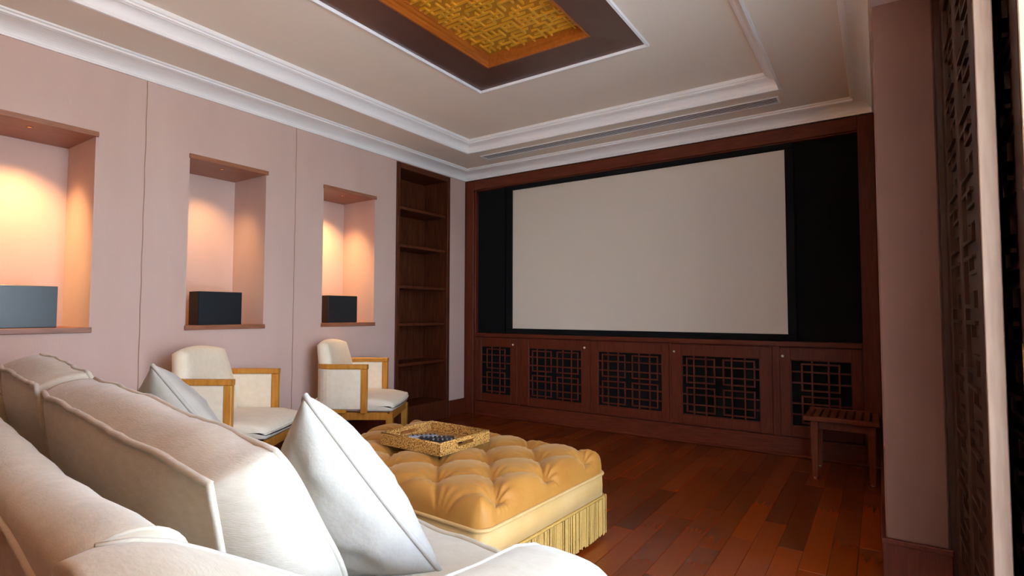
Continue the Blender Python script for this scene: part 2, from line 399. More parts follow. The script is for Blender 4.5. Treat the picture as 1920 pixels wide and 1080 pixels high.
# ---------------------------------------------------------------- bookcase recess
bk = empty('bookcase', (0, -.65, 0)); tag(bk, 'tall dark built-in bookcase with empty shelves beside the screen wall', 'bookcase')
BY0, BY1, BD = -1.03, -.268, .32
bx('side_panel', 'bookcase_wood', bk, -BD, .014, BY0, BY0+.042, .0, 2.51)
bx('side_panel', 'bookcase_wood', bk, -BD, .014, BY1-.042, BY1, .0, 2.51)
bx('top_panel', 'bookcase_wood', bk, -BD, .013, BY0+.042, BY1-.042, 2.455, 2.51)
bx('back_panel', 'bookcase_wood', bk, -BD-.02, -BD, BY0, BY1, 0, 2.51)
bx('plinth', 'bookcase_wood', bk, -BD, .013, BY0+.042, BY1-.042, 0, .18)
for z in (.582, .963, 1.324, 1.719, 2.083):
    bx('shelf', 'bookcase_wood', bk, -BD, -.012, BY0+.042, BY1-.042, z-.014, z+.014)

# ---------------------------------------------------------------- screen wall: surround, cabinets, screen
sv = empty('trim_4', (XW/2, 0, 0)); tag(sv, 'dark wooden surround of the screen wall', kind='structure')
PL0, PR1 = .001, XW-.012
bx('pilaster', 'dark_wood', sv, .001, .115, .0, .30, .001, 2.515)
bx('pilaster_bead', 'dark_wood', sv, .115, .138, .012, .30, .001, 2.405)
bx('pilaster', 'dark_wood', sv, 3.645, XW-.002, .0, .30, .001, 2.515)
bx('header_board', 'dark_wood_h', sv, .115, 3.645, .0, .30, 2.41, 2.515)
bx('header_bead', 'dark_wood_h', sv, .138, 3.645, .012, .30, 2.398, 2.41)
bx('black_panel', 'black_cloth', sv, .138, 3.645, .06, .09, .868, 2.398, 0)
kb = MB().box(.138, 3.645, 0, .04, 0, .142, .003).box(.138, 3.645, -.008, 0.0, 0, .018, .003).build('trim_5', 'dark_wood_h'); tag(kb, 'dark wooden plinth board under the cabinets', kind='structure')
top = MB().box(.138, 3.645, -.012, .30, .826, .864, .004).build('cabinet_ledge', 'dark_wood_h'); tag(top, 'dark wooden ledge running over the lattice cabinets below the screen', 'ledge')
# projection screen
ps = empty('projection_screen', (2.0, .05, .87)); tag(ps, 'large blank white projection screen with black border', 'screen')
SX0, SX1, SZ0, SZ1 = .612, 3.165, .918, 2.352
bx('screen_cloth', 'screen_white', ps, SX0-.004, SX1+.004, .028, .04, SZ0-.004, SZ1+.004, 0)
BX0, BX1, BZ0, BZ1 = .535, 3.228, .866, 2.402
bx('border', 'black_border', ps, BX0, BX1, .012, .05, SZ1, BZ1, .004); bx('border', 'black_border', ps, BX0, BX1, .012, .05, BZ0, SZ0, .004)
bx('border', 'black_border', ps, BX0, SX0, .012, .05, SZ0, SZ1, .004); bx('border', 'black_border', ps, SX1, BX1, .012, .05, SZ0, SZ1, .004)
# cabinets
DOORS = [(.160, .684, .227, .603, .642, 'leftmost lattice cabinet, narrow, beside the tall bookcase'),
         (.728, 1.497, .823, 1.411, 1.451, 'wide lattice cabinet under the left part of the screen'),
         (1.505, 2.245, 1.581, 2.183, None, 'wide lattice cabinet under the middle of the screen, without a knob'),
         (2.268, 3.052, 2.352, 2.964, 2.295, 'wide lattice cabinet under the right part of the screen'),
         (3.104, 3.637, 3.178, 3.576, 3.128, 'narrow lattice cabinet behind the small stool')]
DZ0, DZ1, OZ0, OZ1 = .150, .818, .228, .727
cx0 = .140
bounds = [.140, .706, 1.501, 2.256, 3.078, 3.643]
for k, (d0, d1, o0, o1, kx, lab) in enumerate(DOORS):
    c0, c1 = bounds[k]+.0005, bounds[k+1]-.0005
    cb = empty('lattice_cabinet', ((c0+c1)/2, .15, .142)); tag(cb, 'dark wood '+lab, 'cabinet', 'lattice cabinets under the screen')
    body = MB().box(c0, c0+.012, .022, .29, .143, .825).box(c1-.012, c1, .022, .29, .143, .825).box(c0, c1, .022, .29, .143, .149).box(c0, c1, .022, .29, .8195, .825).box(c0, c1, .28, .29, .143, .825)
    if d0-c0 > .003: body.box(c0, d0-.002, .003, .022, .143, .825)
    if c1-d1 > .003: body.box(d1+.002, c1, .003, .022, .143, .825)
    body.build('body', 'dark_wood', cb, off=cb.location)
    dr = MB()
    dr.box(d0, o0, 0, .022, DZ0, DZ1, .002).box(o1, d1, 0, .022, DZ0, DZ1, .002).box(o0, o1, .0, .022, DZ0, OZ0, .002).box(o0, o1, .0, .022, OZ1, DZ1, .002)
    do = dr.build('door', 'dark_wood', cb, off=((d0+d1)/2, 0, DZ0)); do.location = Vector(((d0+d1)/2, 0, DZ0))-cb.location
    loc = (((d0+d1)/2), 0, DZ0)
    bx('dark_backing', 'black_cloth', do, o0-.005, o1+.005, .024, .028, OZ0-.005, OZ1+.005, 0, off=loc)
    W_, H_ = o1-o0, OZ1-OZ0; bwid = .0125
    def bar(u0, u1, v0, v1, dep=0):
        bx('lattice_bar', 'dark_wood', do, o0+u0*W_, o0+u1*W_, .004+dep, .016+dep, OZ1-v1*H_, OZ1-v0*H_, .0015, off=loc)
    hu, hv = bwid/W_/2, bwid/H_/2
    narrow = W_ < .5
    us = (.36, .63) if narrow else (.165, .325, .655, .815)
    for u in us: bar(u-hu, u+hu, 0, 1)
    for v_ in (.18, .345, .655, .82): bar(0, 1, v_-hv, v_+hv, .0008)
    for (a, b) in (((.19, .80),) if narrow else ((.07, .435), (.55, .93))):
        for (c, d) in ((.06, .455), (.545, .94)):
            bar(a, b, c-hv, c+hv, .0004); bar(a, b, d-hv, d+hv, .0004); bar(a-hu, a+hu, c-hv, d+hv, -.0004); bar(b-hu, b+hu, c-hv, d+hv, -.0004)
    for q in ((-hu, hu, 0, 1), (1-hu, 1+hu, 0, 1), (0, 1, -hv, hv), (0, 1, 1-hv, 1+hv)): bar(*q, dep=-.001)
    if kx:
        kn = MB().loft([[(r_*math.cos(j*.7854), y_, r_*math.sin(j*.7854)) for j in range(8)] for y_, r_ in ((0, .004), (-.008, .004), (-.010, .010), (-.016, .011), (-.020, .007))]).build('knob', 'silver_knob', do, True)
        kn.location = (kx-loc[0], 0, .753-DZ0)

# ---------------------------------------------------------------- black boxes in the niches, small spots added under the lintels for the niche glow
for (n, pw_, lab, wh) in ((NICHES[0], 50, 'black box with pale blue sheen in the niche nearest the sofa', 'nearest the sofa'), (NICHES[1], 20, 'black box speaker in the middle niche behind the armchairs', 'in the middle'), (NICHES[2], 52, 'black box speaker in the niche nearest the bookcase', 'nearest the bookcase')):
    y0 = n[0]+.108; y1 = y0+.30; z0 = NZ0+.0125; x0, x1 = -.19, -.055; z1 = 1.222
    g = empty('speaker_box', ((x0+x1)/2, (y0+y1)/2, z0)); tag(g, lab, 'speaker', 'black box speakers in the wall niches')
    MB().box(x0, x1-.004, y0, y1, z0, z1, .002).build('cabinet', 'black_box', g, off=g.location)
    MB().box(x1-.004, x1, y0+.001, y1-.001, z0+.001, z1-.001, .0015).build('front_panel', 'black_box', g, off=g.location)
    yc = (n[0]+n[1])/2
    g = empty('added_niche_spot', (-.11, yc, NZ1-.016)); tag(g, 'added tiny recessed spotlight under the lintel of the niche '+wh, 'spotlight', 'added spotlights in the niche lintels')
    MB().loft([[(rad*math.cos(6.28318*j/12), rad*math.sin(6.28318*j/12), z) for j in range(12)] for rad, z in ((.016, -.0002), (.016, -.003), (.011, -.003), (.010, -.001))]).build('trim_ring', 'niche_wood', g, True)
    MB().loft([[(rad*math.cos(6.28318*j/12), rad*math.sin(6.28318*j/12), z) for j in range(12)] for rad, z in ((.0098, -.0008), (.0098, -.0016))]).build('lens', 'lens', g)
    ld = bpy.data.lights.new('added_spot_light', 'SPOT'); ld.energy = pw_*LAMP; ld.color = (1, .58, .24); ld.shadow_soft_size = .04; ld.spot_size = R(98); ld.spot_blend = 1  # added source for the warm glow in the niche
    lo_ = bpy.data.objects.new('added_spot_light', ld); col.objects.link(lo_); lo_.parent = g; lo_.location = (0, 0, -.008)
    lo_.rotation_euler = Vector((-.26, 0, -.75)).to_track_quat('-Z', 'Y').to_euler()

# ---------------------------------------------------------------- armchairs
def superbox(nu, mapf, name, mt, parent):
    """closed cushion: cube grid nu^3 surface passed through mapf"""
    bm = bmesh.new(); bmesh.ops.create_cube(bm, size=2)
    bmesh.ops.subdivide_edges(bm, edges=bm.edges, cuts=nu, use_grid_fill=True)
    for v in bm.verts: v.co = Vector(mapf(v.co.copy()))
    bmesh.ops.recalc_face_normals(bm, faces=bm.faces)
    me = bpy.data.meshes.new(name); bm.to_mesh(me); bm.free()
    me.polygons.foreach_set('use_smooth', [True]*len(me.polygons)); me.materials.append(MATS[mt])
    o = bpy.data.objects.new(name, me); col.objects.link(o); o.parent = parent; return o
def rnd(c, k):   # round a cube point towards a superellipsoid, k = roundness 0..1
    x, y, z = c
    sx = x*math.sqrt(max(0, 1-y*y/2-z*z/2+y*y*z*z/3)); sy = y*math.sqrt(max(0, 1-x*x/2-z*z/2+x*x*z*z/3)); sz = z*math.sqrt(max(0, 1-x*x/2-y*y/2+x*x*y*y/3))
    return Vector((x+(sx-x)*k, y+(sy-y)*k, z+(sz-z)*k))
def make_chair():
    g = empty('armchair')
    # seat cushion
    def fs(c):
        p = rnd(c, .18); wd = .285 if p.x > 0 else .285-.03*(-p.x)
        y = p.y*wd*(1+.04*p.x); x = -.115+p.x*.315
        z = .398+p.z*.045+(.022*(1-p.x*p.x)*(1-p.y*p.y) if p.z > 0 else 0)
        if p.x > .55 and p.z > 0: z -= .03*(p.x-.55)/.45
        return (x, y, z)
    superbox(8, fs, 'seat', 'chair_fabric', g)
    # backrest, leaning and slightly curved
    def fb(c):
        p = rnd(c, .38); hgt = (p.z+1)/2
        z = .40+hgt*.47; y = p.y*(.282-.030*hgt*hgt); x = -.310-.085*hgt+p.x*(.06-.012*hgt)-.03*(-(p.y*p.y))*1
        if p.x > 0: x += .02*(1-p.y**2)*math.sin(hgt*3.1)
        return (x, y, z)
    superbox(9, fb, 'backrest', 'chair_fabric', g)
    for s in (-1, 1):
        yo = s*.318
        MB().box(-.045, 0, s*.285, s*.322, .345, .665, .004).build('arm_post', 'oak', g)
        # arm rail: straight along the side then curving round to the back
        pts = [(.003, yo-s*.016), (-.15, yo-s*.014), (-.265, yo-s*.018)]
        for k in range(1, 7):
            a = k/6*R(75); pts.append((-.265-.125*math.sin(a), yo-s*.018-s*.13*(1-math.cos(a))))
        def sweep(pts, hw, z0, z1, b):
            secs = []
            for i, p in enumerate(pts):
                d = Vector(pts[min(i+1, len(pts)-1)])-Vector(pts[max(i-1, 0)]); d.normalize(); n = Vector((-d.y, d.x))
                sec = []
                for (q, z) in ((-1, z0+b), (-1, z1-b), (-1+b/hw, z1), (1-b/hw, z1), (1, z1-b), (1, z0+b), (1-b/hw, z0), (-1+b/hw, z0)):
                    sec.append((p[0]+n.x*hw*q, p[1]+n.y*hw*q, z))
                secs.append(sec)
            return MB().loft(secs)
        sweep(pts, .019, .665, .700, .005).build('arm_rail', 'oak', g)
        sweep([p for p in pts if p[0] < -.04], .012, .345, .372, .003).build('side_rail', 'oak', g)
        pin = [(-.046, pts[0][1])]+[p for p in pts if p[0] < -.05]
        sp_ = sweep(pin, .014, .373, .664, .006).build('side_panel', 'chair_fabric', g)
        # legs
        MB().loft([[(.155+dx*(.026-.008*(1-q))-.0, s*.25+dy*(.026-.008*(1-q)), .40*q) for dx, dy in ((-1, -1), (1, -1), (1, 1), (-1, 1))] for q in (0, .5, .84)]).build('leg', 'oak', g)
        MB().loft([[(-.32-.05*(1-q)+dx*(.022-.006*(1-q)), s*.2+dy*(.022-.006*(1-q)), .42*q) for dx, dy in ((-1, -1), (1, -1), (1, 1), (-1, 1))] for q in (0, .5, .9)]).build('leg', 'oak', g)
        MB().box(-.30, .14, s*.248, s*.272, .290, .345, .003).build('apron', 'oak', g)
    MB().box(.150, .174, -.25, .25, .290, .345, .003).build('apron', 'oak', g)
    MB().box(-.34, -.316, -.2, .2, .290, .345, .003).build('apron', 'oak', g)
    return g
ch = make_chair(); ch.location = (.535, -2.69, 0); ch.rotation_euler = (0, 0, R(34))
tag(ch, 'cream upholstered oak armchair nearer the sofa, below the middle niche', 'armchair', 'cream armchairs along the fabric wall')
c2 = copy_tree(ch); c2.location = (.475, -1.655, 0); c2.rotation_euler = (0, 0, R(33))
tag(c2, 'cream upholstered oak armchair nearer the bookcase', 'armchair', 'cream armchairs along the fabric wall')

# ---------------------------------------------------------------- sofa (local: x to the sofa's right, y to the front)
so = empty('sofa', (2.90, -4.24, 0), R(-6.5)); tag(so, 'cream linen sofa with piped back cushions facing the screen', 'sofa')
SI = so.matrix_world if False else Matrix.Translation((2.90, -4.24, 0)) @ Matrix.Rotation(R(-6.5), 4, 'Z')
SIN = SI.inverted()
def sl(p): return SIN @ Vector(p)
SL = -2.45     # left end of the back
# back frame: rounded profile swept along x
def back_prof(x, zt=.738):
    pts = []
    t0, t1 = -.120, .016      # rear and front at the top
    for k in range(11):
        a = math.pi*k/10; cxm = (t0+t1)/2; rr = (t1-t0)/2
        pts.append((x, cxm+rr*math.cos(a), zt-.05+.05*math.sin(a)))
    pts += [(x, t0-.005, .45), (x, t0-.0, .10), (x, t1+.10, .10), (x, t1+.06, .42)]
    return pts
MB().loft([back_prof(SL+(.05-SL)*k/24, .738+.003*math.sin(k*2.1)+.050*max(0, (k-17)/7)**1.2+.02*max(0, (7-k)/7)**1.5) for k in range(25)]).build('back_frame', 'sofa_fabric', so, True)
MB().tube([(SL+(0.0-SL)*k/24, -.121, .692+.003*math.sin(k*1.3)) for k in range(25)], .007, 8).build('back_piping', 'cushion_fabric', so, True)
# arms: sloping from the back height down to a low front
def arm(s, x_in, name='arm'):
    secs = []; w_ = .26
    ys = [-.135, -.125, -.10, -.06, -.02, .03, .08, .13, .18, .24, .32, .45, .58, .70, .77, .80, .815]
    for i, y in enumerate(ys):
        K = ((-.16, .790), (-.10, .800), (-.04, .792), (.03, .752), (.13, .690), (.21, .640), (.30, .592), (.45, .556), (.60, .546), (.9, .546))
        for (ya_, za_), (yb_, zb_) in zip(K[:-1], K[1:]):
            if ya_ <= y <= yb_: zt = za_+(zb_-za_)*(y-ya_)/(yb_-ya_)
        if y > .7: zt -= .05*((y-.7)/.115)**2.2
        sh = 0 if y < .74 else .03*((y-.74)/.075)**2
        n = 14; sec = []
        for k in range(n):
            a = math.pi*k/(n-1); ca = math.cos(a); sa = max(0, math.sin(a))
            px = (abs(ca)**.62)*(1 if ca > 0 else -1)
            sec.append((x_in+s*(w_/2+px*(w_/2-sh)), y, zt-.075+.075*(sa**.62)))
        sec += [(x_in+s*(w_/2-(w_/2-sh)), y, .09), (x_in+s*(w_/2+(w_/2-sh)), y, .09)]
        secs.append(sec)
    o = MB().loft(secs).build(name, 'sofa_fabric', so, True)
    ln = []
    for i, y in enumerate(ys):
        ln.append((secs[i][9 if s > 0 else 9][0], y, secs[i][9][2]+.001))
    MB().tube(ln[2:-1], .0045, 6).build('arm_piping', 'cushion_fabric', o, True)
    return o
arm(1, .02); arm(-1, SL-.02)
MB().tube([(.019, -.122, .66), (.019, -.1215, .70)]+[(.019, -.052+.0695*math.cos(math.pi*(1-q/14)), .732+.054*math.sin(math.pi*q/14)) for q in range(15)], .0045, 6).build('seam_piping', 'cushion_fabric', so, True)
MB().box(SL, 0.02, .0, .76, .09, .27, .02).build('seat_base', 'sofa_fabric', so)
for k, (x, y) in enumerate(((.2, -.08), (.2, .72), (SL-.2, -.08), (SL-.2, .72))):
    MB().loft([[(x+dx*r_, y+dy*r_, z) for dx, dy in ((-1, -1), (1, -1), (1, 1), (-1, 1))] for z, r_ in ((0, .02), (.095, .03))]).build('leg', 'dark_wood', so)
def cushion(name, corners, bulge, mt='cushion_fabric', n=11, seed=0, pip=True, loc=True):
    """corners: [x side][y side][z side] -> point. bulge: outward swell per axis (m)"""
    Cn = {k: (sl(v) if loc else Vector(v)) for k, v in corners.items()}
    ax = [(Cn[(1, 0, 0)]-Cn[(0, 0, 0)]).normalized(), (Cn[(0, 1, 0)]-Cn[(0, 0, 0)]).normalized(), (Cn[(0, 0, 1)]-Cn[(0, 0, 0)]).normalized()]
    def f(c, wr=1):
        c = Vector(c); p = rnd(c, .16)
        u = [(q+1)/2 for q in p]; P = Vector((0, 0, 0))
        for i in (0, 1):
            for j in (0, 1):
                for k in (0, 1):
                    P += Cn[(i, j, k)]*((u[0] if i else 1-u[0])*(u[1] if j else 1-u[1])*(u[2] if k else 1-u[2]))
        b = [1-q*q for q in p]
        P += ax[0]*(bulge[0]*p[0]*abs(p[0])*b[1]**.7*b[2]**.7)+ax[1]*(bulge[1]*p[1]*abs(p[1])*b[0]**.4*b[2]**.7)+ax[2]*(bulge[2]*p[2]*abs(p[2])*b[0]**.4*b[1]**.7)
        if wr: 
            e_ = max(abs(c.y), abs(c.z))
            P += Vector((0, 1, .6))*(noise.noise(Vector((P.x*30+seed, P.y*5, P.z*4)))*.0045*(.25+.75*abs(c.y)**3*abs(c.z)**2))+Vector((0, .6, 1))*noise.noise(P*5+Vector((seed, 0, 0)))*.010
        return P
    o = superbox(n*3, f, name, mt, so if loc else None)
    if pip:
        for yy in (-1, 1):
            path = []
            def seg(a, b, m_):
                for q in range(m_): path.append(f(Vector(a).lerp(Vector(b), q/m_)))
            seg((-1, yy, -1), (1, yy, -1), 24); seg((1, yy, -1), (1, yy, 1), 16); seg((1, yy, 1), (-1, yy, 1), 24); seg((-1, yy, 1), (-1, yy, -1), 16)
            MB().tube(path, .0088, 8, True).build('piping', mt, o, True)
    return o
CR = {(1, 0, 1): (2.705, -4.065, .748), (1, 1, 1): (2.725, -3.945, .792), (0, 0, 1): (1.26, -3.955, .806), (0, 1, 1): (1.29, -3.81, .846),
      (1, 0, 0): (2.745, -4.02, .42), (1, 1, 0): (2.79, -3.78, .42), (0, 0, 0): (1.26, -3.88, .42), (0, 1, 0): (1.29, -3.63, .42)}
cushion('back_cushion', CR, (.035, .035, .03), seed=3)
CL = {(1, 0, 1): (1.235, -3.95, .812), (1, 1, 1): (1.265, -3.81, .852), (0, 0, 1): (.36, -3.86, .84), (0, 1, 1): (.43, -3.735, .896),
      (1, 0, 0): (1.235, -3.88, .42), (1, 1, 0): (1.26, -3.63, .42), (0, 0, 0): (.36, -3.78, .42), (0, 1, 0): (.40, -3.53, .42)}
cushion('back_cushion', CL, (.03, .035, .02), seed=9)
def seatc(x0, x1, sd):
    cc = {}
    for i, x in enumerate((x0, x1)):
        for j, y in enumerate((.13, .86)):
            for k, z in enumerate((.27, .425)): cc[(i, j, k)] = SI @ Vector((x, y, z))
    cushion('seat_cushion', cc, (.008, .02, .018), 'sofa_fabric', seed=sd)
seatc(SL+.01, SL/2-.005, 21); seatc(SL/2+.005, .012, 27)

# ---------------------------------------------------------------- scatter pillows
def pillow(A, B, C_, D, T, label, seed):
    A, B, C_, D = Vector(A), Vector(B), Vector(C_), Vector(D); nn = (B-D).cross(C_-A).normalized()
    Cc = (A+B+C_+D)/4
    g = empty('scatter_pillow', Cc); tag(g, label, 'pillow', 'white piped pillows on the sofa')
    n = 36
    def f(u, v, s):
        h = max(0, (1-u*u))*max(0, (1-v*v)); pinch = 1-.055*(1-u*u)*0-.05*(1-abs(u)**2)*abs(v)**6*0
        # sides pulled in between the corners
        U = u*(1-.07*(1-v*v)*0) ; k = .05
        uu = u*(1-k*(1-v*v)*abs(u)**3); vv = v*(1-k*(1-u*u)*abs(v)**3)
        th = T*(h**.42)*s
        a_, b_ = (uu+1)/2, (vv+1)/2; p = (A*(1-a_)+B*a_)*(1-b_)+(D*(1-a_)+C_*a_)*b_-Cc+nn*th
        p += nn*noise.noise(Vector((u*3+seed, v*3, s)))*.012*min(1, h*3)
        wr = noise.noise(Vector((math.atan2(v, u)*5+seed, math.hypot(u, v)*1.2, s*2)))*.006*min(1, h*4)*min(1, math.hypot(u, v)*1.4)
        return p+nn*s*wr
    mb = MB()
    for s in (1, -1):
        b0 = len(mb.v)
        for i in range(n+1):
            for j in range(n+1):
                u = math.sin((i/n-.5)*math.pi*.999); v = math.sin((j/n-.5)*math.pi*.999); mb.v.append(tuple(f(u, v, s)))
        for i in range(n):
            for j in range(n):
                q = b0+i*(n+1)+j; mb.f.append((q, q+1, q+n+2, q+n+1))
    o = mb.build('pillow_cover', 'pillow_fabric', g, True)
    bm = bmesh.new(); bm.from_mesh(o.data); bmesh.ops.remove_doubles(bm, verts=bm.verts, dist=.0006); bmesh.ops.recalc_face_normals(bm, faces=bm.faces); bm.to_mesh(o.data); bm.free()
    path = []
    for a, b in (((-1, -1), (1, -1)), ((1, -1), (1, 1)), ((1, 1), (-1, 1)), ((-1, 1), (-1, -1))):
        for q in range(20): path.append(f(a[0]+(b[0]-a[0])*q/20, a[1]+(b[1]-a[1])*q/20, 1))
    MB().tube(path, .0075, 8, True).build('piping', 'pillow_fabric', g, True)
    return g
pillow((2.688, -3.872, .895), (2.822, -3.572, .435), (2.52, -3.70, .41), (2.34, -3.68, .69), .12, 'large white pillow at the right end of the sofa, in front of the ottoman', 1.3)
pillow((1.53, -3.70, .885), (1.70, -3.42, .445), (1.22, -3.44, .43), (1.08, -3.56, .74), .10, 'white pillow peeking over the middle of the sofa back beside the armchair', 5.1)

# ---------------------------------------------------------------- tufted ottoman
OL, OWd = 1.34, .93
ot = empty('ottoman', (1.935, -2.575, 0), R(-3)); tag(ot, 'large gold velvet tufted ottoman with fringed base', 'ottoman')
hx, hy = OL/2, OWd/2
tx, ty = .155, .165
def tuft(x, y):
    u = (x/tx+y/ty)/2; v = (x/tx-y/ty)/2
    fu = u-math.floor(u); fv = v-math.floor(v)
    s1, s2 = math.sin(math.pi*fu), math.sin(math.pi*fv)
    pil = (max(0, s1*s2))**.33
    du = min(fu, 1-fu); dv = min(fv, 1-fv)
    d = math.hypot(x-tx*(round(u)+round(v)), y-ty*(round(u)-round(v)))
    but = 1-math.exp(-(d/.045)**2)
    th = math.atan2(y-ty*(round(u)-round(v)), x-tx*(round(u)+round(v)))
    wr = .0045*math.sin(th*13+u*3)*math.exp(-((d-.045)/.045)**2)
    return .036*pil+.034*but+wr
NX, NY = 190, 134; mb = MB()
def prof_edge(q):   # 0 at the edge, 1 inside
    q = min(1, max(0, q)); return math.sqrt(max(0, 1-(1-q)**2))
for i in range(NX+1):
    for j in range(NY+1):
        a = -1+2*i/NX; b = -1+2*j/NY
        # ease towards the border so that the roll has enough faces
        a = math.copysign(1-(1-abs(a))**1.25, a); b = math.copysign(1-(1-abs(b))**1.25, b)
        x, y = a*hx, b*hy
        ex = prof_edge((hx-abs(x))/.075); ey = prof_edge((hy-abs(y))/.075)
        z = .305+.052*min(ex, ey)**1 * (.6+.4*max(ex, ey))+tuft(x, y)*min(ex, ey)**.6
        rc = .06; dx, dy = abs(x)-(hx-rc), abs(y)-(hy-rc)
        if dx > 0 and dy > 0:
            x = math.copysign(hx-rc+dx*math.sqrt(1-dy*dy/(2*rc*rc)), x); y = math.copysign(hy-rc+dy*math.sqrt(1-dx*dx/(2*rc*rc)), y)
        mb.v.append((x, y, z))
for i in range(NX):
    for j in range(NY):
        q = i*(NY+1)+j; mb.f.append((q, q+NY+1, q+NY+2, q+1))
mb.build('tufted_top', 'velvet', ot, True)
bi = 0
bmesh_b = MB()
bmesh_b.loft([[(r_*math.cos(j*.628), r_*math.sin(j*.628), z) for j in range(10)] for z, r_ in ((-.004, .010), (.002, .011), (.006, .008), (.008, .003))])
b0 = bmesh_b.build('tuft_button', 'velvet', ot, True); fb_ = True
for iu in range(-8, 9):
    for iv in range(-8, 9):
        x, y = tx*(iu+iv), ty*(iu-iv)
        if abs(x) < hx-.05 and abs(y) < hy-.05:
            if fb_: o = b0; fb_ = False
            else: o = bpy.data.objects.new('tuft_button', b0.data); col.objects.link(o); o.parent = ot
            o.location = (x, y, .357)
def rr(hx, hy, r, z, n=8):
    P_ = []
    for (sx, sy, a0) in ((1, 1, 0), (-1, 1, 90), (-1, -1, 180), (1, -1, 270)):
        for k in range(n+1):
            a = R(a0+90*k/n); P_.append((sx*(hx-r)+r*math.cos(a), sy*(hy-r)+r*math.sin(a), z))
    return P_
MB().loft([rr(hx+.001, hy+.001, .055, .200), rr(hx+.002, hy+.002, .055, .25), rr(hx, hy, .055, .306)]).build('band', 'velvet_side', ot, True)
def path_rr(hx, hy, r, z):
    P_ = rr(hx, hy, r, z); out = []
    for a, b in zip(P_, P_[1:]+P_[:1]):
        n = max(1, int((Vector(a)-Vector(b)).length/.03)); out += [Vector(a).lerp(Vector(b), q/n) for q in range(n)]
    return out
MB().tube(path_rr(hx+.002, hy+.002, .055, .307), .0075, 8, True).build('piping', 'velvet_side', ot, True)
MB().tube(path_rr(hx+.004, hy+.004, .055, .200), .007, 6, True).build('fringe_braid', 'fringe_cord', ot, True)
MB().box(-hx+.03, hx-.03, -hy+.03, hy-.03, .05, .2).build('base', 'velvet', ot)
for (x, y) in ((hx-.08, hy-.08), (-hx+.08, hy-.08), (hx-.08, -hy+.08), (-hx+.08, -hy+.08)):
    MB().loft([[(x+dx*r_, y+dy*r_, z) for dx, dy in ((-1, -1), (1, -1), (1, 1), (-1, 1))] for z, r_ in ((0, .022), (.06, .03))]).build('leg', 'dark_wood', ot)
def fringe(p0, p1, nrm):
    mb = MB(); p0, p1, nrm = Vector(p0), Vector(p1), Vector(nrm); n = int((p1-p0).length/.0068); d = (p1-p0).normalized()
    for k in range(n+1):
        c = p0.lerp(p1, k/n)+nrm*random.uniform(-.003, .003); r_ = .0029; z0 = .014+random.uniform(0, .012)
        sw = d*random.uniform(-.003, .003)
        mb.loft([[c+sw*q+d*r_*ca*g_+nrm*r_*sa*g_+Vector((0, 0, z)) for ca, sa in ((1, 0), (0, 1), (-1, 0), (0, -1))] for z, q, g_ in ((.2, 0, 1), (.11, .5, .9), (z0, 1, 1.15))])
    o = mb.build('fringe', 'fringe_cord', ot); o['kind'] = 'stuff'
fringe((hx+.001, -hy+.02, 0), (hx+.001, hy-.02, 0), (1, 0, 0)); fringe((-hx-.001, -hy, 0), (-hx-.001, hy, 0), (-1, 0, 0))
fringe((-hx, -hy-.001, 0), (hx, -hy-.001, 0), (0, -1, 0)); fringe((-hx, hy+.001, 0), (hx, hy+.001, 0), (0, 1, 0))

# ---------------------------------------------------------------- rattan tray and remotes
ty_ = empty('serving_tray', (1.895, -2.56, .4275), R(-1.5)); tag(ty_, 'square woven rattan tray with cut-out handles on the ottoman', 'tray')
ax_, ay_, ht, tk = .202, .180, .056, .010
MB().box(-ax_, ax_, -ay_, ay_, 0, .008, .002).build('tray_base', 'rattan', ty_)
for s in (-1, 1):
    MB().box(-ax_, ax_, s*ay_-(tk if s > 0 else 0), s*ay_+(0 if s > 0 else tk), .008, ht, .002).build('tray_wall', 'rattan', ty_)
    xa, xb = (ax_-tk, ax_) if s > 0 else (-ax_, -ax_+tk)
    hw, hz0, hz1 = .058, .024, .042
    MB().box(xa, xb, -ay_+tk, -hw, .008, ht, .002).box(xa, xb, hw, ay_-tk, .008, ht, .002).box(xa, xb, -hw, hw, .008, hz0, .001).box(xa, xb, -hw, hw, hz1, ht, .001).build('handle_wall', 'rattan', ty_)
MB().tube([(sx*(ax_-tk/2), sy*(ay_-tk/2), ht) for sx, sy in ((-1, -1), (0, -1), (1, -1), (1, 0), (1, 1), (0, 1), (-1, 1), (-1, 0))], .006, 6, True).build('rim', 'rattan', ty_, True)
def remote(x, y, rz, ln, wd, mt, lab, z=.4365):
    g = empty('remote_control', (x, y, z), R(rz)); tag(g, lab, 'remote control', 'remote controls in the rattan tray')
    MB().box(-ln/2, ln/2, -wd/2, wd/2, 0, .016, .004).build('case', mt, g)
    for i in range(6):
        for j in range(3):
            if (i*2+j) % 4 == 3: continue
            MB().box(-ln/2+.02+i*.022, -ln/2+.029+i*.022, -wd/2+.008+j*.012, -wd/2+.014+j*.012, .016, .019, .001).build('button', 'button_grey' if mt == 'remote_black' else 'remote_black', g)
remote(1.955, -2.555, 40, .165, .045, 'remote_black', 'black remote control nearest the right handle of the tray')
remote(1.880, -2.535, 40, .175, .048, 'remote_black', 'black remote control in the middle of the tray')
remote(1.795, -2.545, 48, .15, .042, 'remote_grey', 'grey remote control at the left of the two black ones in the tray')

